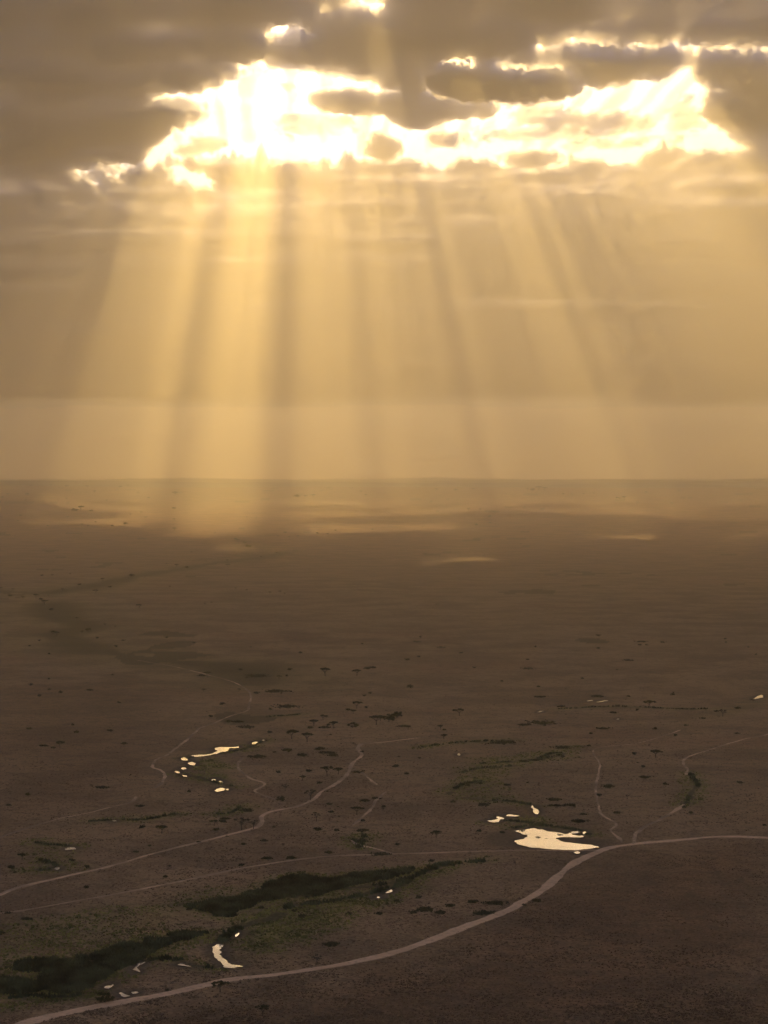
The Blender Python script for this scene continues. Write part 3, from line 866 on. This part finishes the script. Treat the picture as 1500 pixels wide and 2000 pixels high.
# dry tussocks on the plain
x, y = scatter(170000, 690, 2100, 1.9)
gr, dk, md, bn, wt = cover(x, y)
cl = fbm(x / 13, y / 13, 4, 251, 0.6)
k_ = (cl > rng.uniform(-0.55, 0.45, len(x))) & (rng.uniform(0, 1, len(x)) < smooth(2050 - y, 0, 1100)) & (dk < 0.3) & (wt < 0.05) & (md < 0.5) & off_road(x, y)
x, y = x[k_], y[k_]
tone = 0.32 + 0.7 * fbm(x / 40, y / 40, 4, 253) + rng.uniform(-0.3, 0.3, len(x)) - 0.10 * bn[k_]
tag(tufts('grass', x, y, rng.uniform(0.5, 1.1, len(x)), rng.uniform(0.15, 0.45, len(x)), m_dry, tone, 3, 0.8),
    'dry brown grass tussocks over the plain', 'grass', kind='stuff')

# low dark scrub patches flat on the ground
m_scrub = leaf_mat('scrub_leaf', (0.040, 0.042, 0.023), (0.090, 0.080, 0.044), False)
PATCHES = [(945,1785,30,5),(968,1765,28,5),(1015,1768,16,5),(830,1778,22,5),(645,1845,18,5),(1050,1760,10,4),(860,1783,12,4),(925,1762,14,3),(742,1668,26,4),(880,1770,10,3),(1005,1772,9,4),
           (590,1790,12,3),(1190,1536,14,4),(1132,1604,18,4),(1083,1562,18,4),(945,1572,16,4),(700,1508,14,3),(480,1583,18,4),(700,1643,26,4),(1168,1360,20,3),(1100,1460,22,4),(500,1478,24,5),
           (480,1420,24,4),(560,1380,40,5),(540,1350,40,5),(500,1320,40,5),(1060,1412,40,6),(980,1450,40,5),(640,1470,20,4),(590,1475,14,4),(625,1462,14,4),(650,1475,14,4),(560,1465,14,4),(620,1620,10,3)]
_r = random.Random(5)
for _ in range(170):
    py_ = 1240 + 560 * _r.random() ** 1.1
    px_ = _r.uniform(0, 1500)
    if px_ > 760 + (1880 - py_) * 0.9 and py_ > 1660: continue
    PATCHES.append((px_, py_, _r.choice([2.5, 3, 4, 5, 7, 12, 18]), _r.uniform(1.5, 3)))
xs, ys = [], []
for (cx, cy_, w_, h_) in PATCHES:
    k = int(w_ * 4) + 3
    px_, py_ = cx + rng.normal(0, w_ * 0.3, k), cy_ + rng.normal(0, h_ * 0.30, k)
    q = at(cx, cy_); 
    ys.append(q[1] * (935 - cy_) / (935 - py_)); xs.append((px_ - 750) / F * ys[-1])
x, y = np.concatenate(xs), np.concatenate(ys)
k_ = off_road(x, y)
x, y = x[k_], y[k_]
tag(tufts('scrub', x, y, rng.uniform(0.9, 1.8, len(x)), rng.uniform(0.4, 1.1, len(x)), m_scrub, rng.uniform(0, 1, len(x)), 3, 0.7),
    'low dark scrub in flat patches on the plain', 'scrub', kind='stuff')

# ------------------------------------------------------------------ trees: tapered trunk with limbs, crown of leaf clumps
m_bark, nt, out = new_mat('acacia_bark'); n = N(nt)
pos = n('TexCoord').outputs['Object']
c = n.mix(n.noise(pos, 2.0, 4), (0.045, 0.036, 0.028), (0.10, 0.08, 0.06))
bump = n('Bump', Strength=0.5, Distance=0.1, Height=n.noise(pos, 6.0, 3))
b = n('BsdfPrincipled', Base_Color=c, Roughness=0.95, Normal=bump.outputs[0]); nt.links.new(b.outputs[0], out.inputs[0])
m_leaf = leaf_mat('acacia_leaf', (0.020, 0.026, 0.013), (0.062, 0.066, 0.030), True)
m_leaf_thin = leaf_mat('thorn_leaf', (0.045, 0.040, 0.030), (0.085, 0.075, 0.052), True)


def tube(V, Fc, pts, radii, sides=6):
    pts = np.asarray(pts, float)
    base = len(V)
    for i, (p, r) in enumerate(zip(pts, radii)):
        d = pts[min(i + 1, len(pts) - 1)] - pts[max(i - 1, 0)]
        d = d / (np.linalg.norm(d) + 1e-9)
        a = np.cross(d, [0.3, 0.95, 0.1]); a /= np.linalg.norm(a) + 1e-9
        b_ = np.cross(d, a)
        for k in range(sides):
            t = 2 * math.pi * k / sides
            V.append(p + r * (math.cos(t) * a + math.sin(t) * b_))
    for i in range(len(pts) - 1):
        for k in range(sides):
            q, w = base + i * sides + k, base + i * sides + (k + 1) % sides
            Fc.append((q, w, w + sides, q + sides))
    Fc.append(tuple(base + (len(pts) - 1) * sides + k for k in range(sides)))


def leaf_cloud(cl, r):
    """cl: clump centres with radii (x, y, z, rx, rz); returns quads and tones."""
    V, T_ = [], []
    for (x, y, z, rx, rz) in cl:
        k = max(10, int(34 * rx))
        for _ in range(k):
            d = np.array([r.gauss(0, 1), r.gauss(0, 1), r.gauss(0, 1)]); d /= np.linalg.norm(d) + 1e-9
            rad = r.random() ** 0.45
            c = np.array([x, y, z]) + d * np.array([rx, rx, rz]) * rad
            s = r.uniform(0.16, 0.42)
            nrm = d + np.array([r.gauss(0, .5), r.gauss(0, .5), r.gauss(0.5, .5)]); nrm /= np.linalg.norm(nrm) + 1e-9
            a = np.cross(nrm, [r.gauss(0, 1), r.gauss(0, 1), r.gauss(0, 1)]); a /= np.linalg.norm(a) + 1e-9
            b_ = np.cross(nrm, a)
            V += [c - a * s - b_ * s * .6, c + a * s - b_ * s * .5, c + a * s * .8 + b_ * s * .6, c - a * s * .9 + b_ * s * .5]
            T_ += [r.random()] * 4
    return np.array(V), np.array(T_)


def crown_limits(style, r):
    cl, tips = [], []
    if style == 'umbrella':
        H = r.uniform(4.6, 5.6)
        nl = r.randint(5, 7)
        a0 = r.uniform(0, 6.28)
        for i in range(nl):
            a = a0 + i * 6.283 / nl + r.uniform(-.3, .3)
            d = r.uniform(2.2, 3.7)
            tips.append((math.cos(a) * d, math.sin(a) * d, H - r.uniform(0.3, 0.9)))
            for _ in range(3):
                e = d + r.uniform(-1.1, 1.0); a2 = a + r.uniform(-.4, .4)
                cl.append((math.cos(a2) * e, math.sin(a2) * e, H - 0.05 * e * e * .5 + r.uniform(-.25, .2), r.uniform(.8, 1.3), r.uniform(.28, .5)))
        for _ in range(5):
            a, d = r.uniform(0, 6.28), r.uniform(0, 1.6)
            cl.append((math.cos(a) * d, math.sin(a) * d, H + r.uniform(0, .35), r.uniform(.9, 1.3), r.uniform(.35, .55)))
        fork = H * r.uniform(.42, .55)
    elif style == 'round':
        H = r.uniform(4.6, 5.4); fork = 1.1
        for _ in range(20):
            a, d, z = r.uniform(0, 6.28), 4.0 * r.random() ** .5, r.random()
            cl.append((math.cos(a) * d, math.sin(a) * d, 1.5 + z * (H - 1.7) * (1 - (d / 5.2) ** 2), r.uniform(.9, 1.5), r.uniform(.6, 1.0)))
            if len(tips) < 6: tips.append(cl[-1][:3])
    elif style == 'sparse':
        H = r.uniform(5.2, 6.4); fork = H * .42
        for i in range(6):
            a, d = i * 1.05 + r.uniform(-.4, .4), r.uniform(1.3, 3.9)
            t = (math.cos(a) * d, math.sin(a) * d, H - r.uniform(0, 1.8)); tips.append(t)
            cl.append((*t, r.uniform(.7, 1.2), r.uniform(.25, .45)))
            if r.random() < .6: cl.append((t[0] + r.uniform(-1, 1), t[1] + r.uniform(-1, 1), t[2] + r.uniform(-.3, .5), .7, .3))
    else:   # bush
        H = 2.6; fork = .5
        for _ in range(13):
            a, d = r.uniform(0, 6.28), 3.9 * r.random() ** .5
            cl.append((math.cos(a) * d, math.sin(a) * d, .7 + r.random() * 2.2 * (1 - (d / 5) ** 2), r.uniform(.9, 1.5), r.uniform(.5, .9)))
            if len(tips) < 5: tips.append(cl[-1][:3])
    return cl, tips, fork, H


def tree_meshes(style, seed, bark, leaf, lean=0.0, joined=False):
    """Meshes of one kind of tree, crown about 10 m wide."""
    r = random.Random(seed)
    cl, tips, fork, H = crown_limits(style, r)
    sh = lambda p: np.array([p[0] + lean * p[2], p[1], p[2]])
    V, Fc = [], []
    f = np.array([r.uniform(-.3, .3), r.uniform(-.3, .3), fork])
    if style != 'bush':
        tube(V, Fc, [sh((0, 0, -.3)), sh((0, 0, .15)), sh((f[0] * .4, f[1] * .4, fork * .5)), sh(f)], [.42, .30, .24, .20], 7)
    for t in tips:
        t = np.array(t); mid = f + (t - f) * np.array([.45, .45, .62])
        s0 = np.array([0, 0, -.2]) if style == 'bush' else f - np.array([0, 0, .12])
        tube(V, Fc, [sh(s0), sh(mid), sh(t)], [.15, .10, .04], 5)
        for _ in range(2):
            q = t + np.array([r.uniform(-1.1, 1.1), r.uniform(-1.1, 1.1), r.uniform(.1, .5)])
            tube(V, Fc, [sh(mid), sh(q)], [.06, .02], 4)
    LV, LT = leaf_cloud([(*sh(c[:3]), c[3], c[4]) for c in cl], r)
    nq = len(LV) // 4
    LF = np.arange(nq * 4).reshape(-1, 4)
    if joined:
        me = bpy.data.meshes.new('acacia_tree')
        nv = len(V)
        me.from_pydata([tuple(v) for v in V] + [tuple(v) for v in LV], [], Fc + [tuple(int(i) + nv for i in q) for q in LF])
        me.materials.append(bark); me.materials.append(leaf)
        me.polygons.foreach_set('material_index', np.array([0] * len(Fc) + [1] * nq, np.int32))
        a_ = me.attributes.new('tone', 'FLOAT', 'POINT')
        a_.data.foreach_set('value', np.concatenate([np.zeros(nv), LT]).astype(np.float32))
        me.update()
        return me
    me1 = bpy.data.meshes.new('trunk'); me1.from_pydata([tuple(v) for v in V], [], Fc); me1.materials.append(bark); me1.update()
    me2 = bpy.data.meshes.new('crown'); me2.from_pydata([tuple(v) for v in LV], [], [tuple(map(int, q)) for q in LF]); me2.materials.append(leaf)
    a_ = me2.attributes.new('tone', 'FLOAT', 'POINT'); a_.data.foreach_set('value', LT.astype(np.float32)); me2.update()
    return me1, me2


NEAR = {'umbrella': [tree_meshes('umbrella', s, m_bark, m_leaf) for s in (1, 2, 3, 4)],
        'lean': [tree_meshes('umbrella', 5, m_bark, m_leaf, 0.22), tree_meshes('sparse', 6, m_bark, m_leaf_thin, 0.35)],
        'round': [tree_meshes('round', s, m_bark, m_leaf) for s in (11, 12)],
        'sparse': [tree_meshes('sparse', s, m_bark, m_leaf_thin) for s in (21, 22, 23)],
        'bush': [tree_meshes('bush', s, m_bark, m_leaf) for s in (31, 32)]}
FARM = [tree_meshes('umbrella', 41, m_bark, m_leaf, joined=True), tree_meshes('umbrella', 42, m_bark, m_leaf, joined=True), tree_meshes('round', 43, m_bark, m_leaf, joined=True)]
_cnt = {}


def plant(px, py, w, style, label, group, tall=1.0):
    """A tree (or bush) standing where its foot is seen in the photograph; w is its crown's width there."""
    p = at(px, py)
    s = w * math.hypot(p[0], p[1]) / F / 9.6
    i = _cnt.get(style, 0); _cnt[style] = i + 1
    name = 'bush' if style == 'bush' else 'acacia_tree'
    root = bpy.data.objects.new(name, None); COL.objects.link(root)
    root.empty_display_size = 0.5
    root.location = (p[0], p[1], float(gz(p[0], p[1])[0]) - 0.03)
    root.rotation_euler = (0, 0, 0 if style == 'lean' else random.uniform(0, 6.28))
    root.scale = (s, s, s * tall)
    v = NEAR[style][i % len(NEAR[style])]
    for nm, me in zip(('stems' if style == 'bush' else 'trunk', 'foliage' if style == 'bush' else 'crown'), v):
        o = bpy.data.objects.new(nm, me); COL.objects.link(o); o.parent = root
    tag(root, label, 'bush' if style == 'bush' else 'tree', group)


G = 'acacia trees and thorn trees scattered on the plain'
B = 'dark bushes on the plain'
for a in [
 (430,1937,38,'umbrella','flat topped acacia standing on the near edge of the main dirt road'),
 (513,1983,32,'umbrella','small acacia alone in the dark grass below the main road'),
 (205,1958,40,'round','broad dense tree between the reed bed and the main road'),
 (619,1882,30,'sparse','thin sparse tree on bare ground just above the main road'),
 (316,1628,28,'umbrella','flat acacia alone between the sedge line and the left dirt track'),
 (472,1622,34,'sparse','tall grey thorn tree by the elbow of the winding dirt track'),
 (495,1620,24,'sparse','lower grey thorn tree touching the elbow of the winding dirt track'),
 (419,1613,20,'umbrella','small flat acacia left of the grey thorn trees by the track'),
 (557,1545,22,'sparse','round thin tree above the winding track, over the dark low tree'),
 (549,1565,21,'round','dark low tree just above the winding dirt track'),
 (606,1563,30,'sparse','grey tree hanging over the bend of the winding dirt track'),
 (591,1525,18,'umbrella','slender little acacia left of the pair by the track'),
 (639,1515,28,'umbrella','left and larger acacia of the dark pair beside the winding track'),
 (661,1512,22,'umbrella','right and smaller acacia of the dark pair beside the winding track'),
 (697,1591,28,'umbrella','acacia with drooping sides beside the short side track'),
 (618,1604,24,'sparse','thin tree alone in open grass right of the track elbow'),
 (706,1634,26,'lean','leaning bare grey tree above the straight dirt road'),
 (748,1583,12,'sparse','small bare tree under the end of the short side track'),
 (570,1443,31,'umbrella','left acacia of the dark pair right of the golden pools'),
 (600,1449,28,'umbrella','right and lower acacia of the dark pair right of the golden pools'),
 (613,1418,23,'umbrella','acacia over the dark pair, left end of the loose row'),
 (631,1407,19,'umbrella','acacia standing highest in the loose row over the dark pair'),
 (651,1422,24,'umbrella','flat acacia in the middle of the loose row over the track end'),
 (689,1422,24,'round','rounded grey acacia at the right of the loose row over the track end'),
 (697,1384,22,'umbrella','flat acacia alone above the loose row of trees'),
 (690,1394,14,'umbrella','small acacia under the lone flat one above the loose row'),
 (735,1416,32,'umbrella','wide flat acacia at the lower left of the dense grove'),
 (743,1408,20,'umbrella','small acacia over the wide flat one in the dense grove'),
 (760,1409,28,'round','dense dark tree in the middle of the grove'),
 (776,1402,26,'round','tallest rounded tree at the right end of the grove'),
 (635,1320,24,'umbrella','far flat acacia with a clear trunk, left of two on the open plain'),
 (697,1320,22,'umbrella','far flat acacia, right of two on the open plain'),
 (801,1344,15,'round','far rounded tree alone on the open plain'),
 (897,1398,25,'umbrella','flat acacia alone right of the grove'),
 (867,1444,18,'umbrella','small acacia below the lone flat one right of the grove'),
 (860,1425,14,'umbrella','tiny flat acacia between the lone flat one and the small one'),
 (1281,1480,27,'umbrella','flat acacia alone left of the right hand dirt track'),
 (852,1636,24,'umbrella','flat acacia on the grass left of the big golden pond'),
 (1412,1400,20,'sparse','dark tree below the small pools at the right edge'),
 (1268,1383,26,'umbrella','faint wide acacia above the right hand plain'),
 (1225,1560,12,'sparse','small thin tree between the two right hand tracks'),
 (405,1323,17,'umbrella','flat tree beside the far end of the left winding track'),
 (398,1351,11,'umbrella','tiny flat tree inside the curve of the left winding track'),
 (117,1460,22,'umbrella','low wide tree alone on the dark empty plain at left'),
 (43,1679,22,'umbrella','grey acacia near the left edge over the left dirt road'),
 (467,1350,8,'umbrella','tiny tree just left of the left winding track'),
 (553,1653,10,'sparse','tiny bare tree in the grass between the two left dirt roads'),
 (535,1617,8,'round','small dark tree just right of the track elbow'),
 ]:
    plant(*a, G)
for a in [
 (330,1692,10,'bush','dark round bush alone between the two left dirt roads'),
 (293,1652,11,'bush','dark bush above the left dirt road, under the lone flat acacia'),
 (388,1645,10,'bush','dark bush touching the left dirt road, left one of two'),
 (443,1634,9,'bush','dark bush touching the left dirt road, right one of two'),
 (1105,1689,6,'bush','tiny dark bush beside the main road under the big pond'),
 (1151,1457,12,'bush','dark bush at the top of the faint right hand track'),
 (937,1531,14,'bush','dark bush at the right end of the sedge line'),
 (913,1535,14,'bush','dark bush on the sedge line beside the larger bush'),
 (820,1481,9,'bush','dark green bush alone right of the winding track'),
 (778,1478,7,'bush','tiny dark bush left of the green one'),
 (536,1470,10,'bush','grey bush right of the golden pools'),
 (627,1471,12,'bush','low bush at the left of the row under the track end'),
 (708,1469,10,'bush','low bush beside the tip of the winding track'),
 (1030,1529,8,'bush','small bush on the plain above the sedge'),
 (328,1936,14,'bush','dark bush just above the main road left of the standing acacia'),
 (2,1826,26,'bush','dark bush cut by the left edge over the marsh'),
 (443,1832,28,'bush','large dark bush at the head of the pale stream'),
 (640,1546,8,'bush','small dark bush on the inner bend of the winding track'),
 (661,1576,7,'bush','tiny bush right of the track bend, upper one'),
 (662,1595,8,'bush','tiny bush right of the track bend, lower one'),
 (1098,1479,12,'bush','dark bush at the end of the green strip'),
 (1400,1390,12,'bush','dim bush left of the tree under the right edge pools'),
 (690,1452,6,'bush','tiny bush in the open grass over the track tip'),
 (645,1435,7,'bush','tiny bush below the loose row of trees'),
 (1245,1490,6,'bush','tiny bush left of the right hand flat acacia'),
 (30,1705,10,'bush','low bush under the grey acacia near the left edge'),
 ]:
    plant(*a, B)


def far_tree(px, py, w, label, group):
    p = at(px, py)
    s = w * math.hypot(p[0], p[1]) / F / 9.6
    i = _cnt.get('far', 0); _cnt['far'] = i + 1
    o = bpy.data.objects.new('acacia_tree', FARM[(i * 7) % 3]); COL.objects.link(o)
    o.location = (p[0], p[1], float(gz(p[0], p[1])[0]) - 0.05)
    o.rotation_euler = (0, 0, random.uniform(0, 6.28)); o.scale = (s, s, s)
    tag(o, label, 'tree', group)


for lab, grp, lst in [
 ('trees on the hazy left plain', 'tiny trees on the far left plain',
  [(342,968,14),(275,1004,8),(255,1007,7),(245,1024,9),(219,1028,7),(285,1013,7),(340,994,8),(340,1017,7),(341,1037,11),(178,999,8),(187,1022,6),(172,1029,6),(160,1027,7),(145,999,14),(158,998,16),(150,1000,10),
   (93,1028,6),(35,1020,6),(40,1008,6),(15,968,9),(53,967,10),(50,980,7),(84,981,5),(130,976,6),(185,963,8),(208,980,6),(270,965,7),(290,973,6),(5,973,7),(60,952,8),(130,951,9),(100,950,7),(170,953,8),(3,1012,6),(132,1013,8),(235,952,8),(250,951,7)]),
 ('trees under the middle horizon', 'tiny trees near the middle horizon',
  [(580,972,13),(597,973,9),(612,973,12),(482,1012,5),(557,1041,7),(582,1050,7),(543,1049,5),(620,1042,6),(655,1037,6),(640,1045,6),(565,1050,5),(715,970,8),(420,1043,5),(727,1035,5),(705,962,7)]),
 ('trees on the hazy right plain', 'tiny trees on the far right plain',
  [(1210,977,9),(1219,977,13),(1040,959,12),(1052,959,16),(1064,959,12),(1030,958,8),(915,997,8),(938,998,8),(965,1004,9),(957,1010,8),(930,1026,8),(957,1025,9),(945,1087,4),(1017,1063,4),(1312,984,6),(852,960,10),(890,959,9),(925,958,8),
   (1100,966,6),(1140,967,6),(1262,962,5),(1420,984,6),(975,1003,6),(825,1030,5),(1205,974,6),(1160,965,5)]),
 ('trees along the winding drainage line', 'tiny trees along the far drainage line',
  [(445,1108,11),(444,1097,7),(345,1109,12),(365,1110,10),(257,1126,12),(200,1135,10),(187,1159,13),(155,1143,8),(122,1154,8),(70,1169,14),(80,1172,9),(87,1181,16),(25,1154,8),(2,1152,8),(82,1125,7),(102,1125,6),(137,1123,6),(465,1058,9),
   (485,1070,14),(478,1064,10),(510,1090,6),(540,1082,6),(460,1054,8),(402,1098,5),(325,1103,6),(215,1148,8),(95,1166,8),(20,1165,9),(45,1170,9),(110,1241,13),(172,1232,12),(105,1236,10),(225,1226,7),(160,1237,8),(100,1192,10),(150,1210,8),(205,1222,7)]),
 ('lone trees on the brown middle plain', 'small trees on the middle plain',
  [(332,1148,6),(460,1152,7),(482,1153,5),(527,1160,8),(547,1159,9),(400,1182,7),(413,1179,6),(272,1188,14),(587,1276,9),(374,1079,4),(556,1160,5),(490,1266,6),(470,1310,10),(545,1327,14),(1205,1310,6)]),
 ]:
    ORD = ['first', 'second', 'third', 'fourth', 'fifth', 'sixth', 'seventh', 'eighth', 'last']
    ROW = ['topmost', 'second', 'third', 'fourth', 'fifth', 'sixth']
    lst = sorted(lst, key=lambda t: t[1])
    nrow = max(1, math.ceil(len(lst) / 8))
    per = math.ceil(len(lst) / nrow)
    for r_ in range(nrow):
        row = sorted(lst[r_ * per:(r_ + 1) * per])
        rn = 'lowest' if r_ == nrow - 1 and nrow > 1 else ROW[r_]
        for c_, (px, py, w) in enumerate(row):
            on = 'leftmost' if c_ == 0 else 'rightmost' if c_ == len(row) - 1 else ORD[c_] + ' from left'
            size = 'broad' if w >= 12 else 'small' if w >= 8 else 'tiny'
            far_tree(px, py, w, '%s tree, %s in %s row of %s' % (size, on, rn, lab), grp)
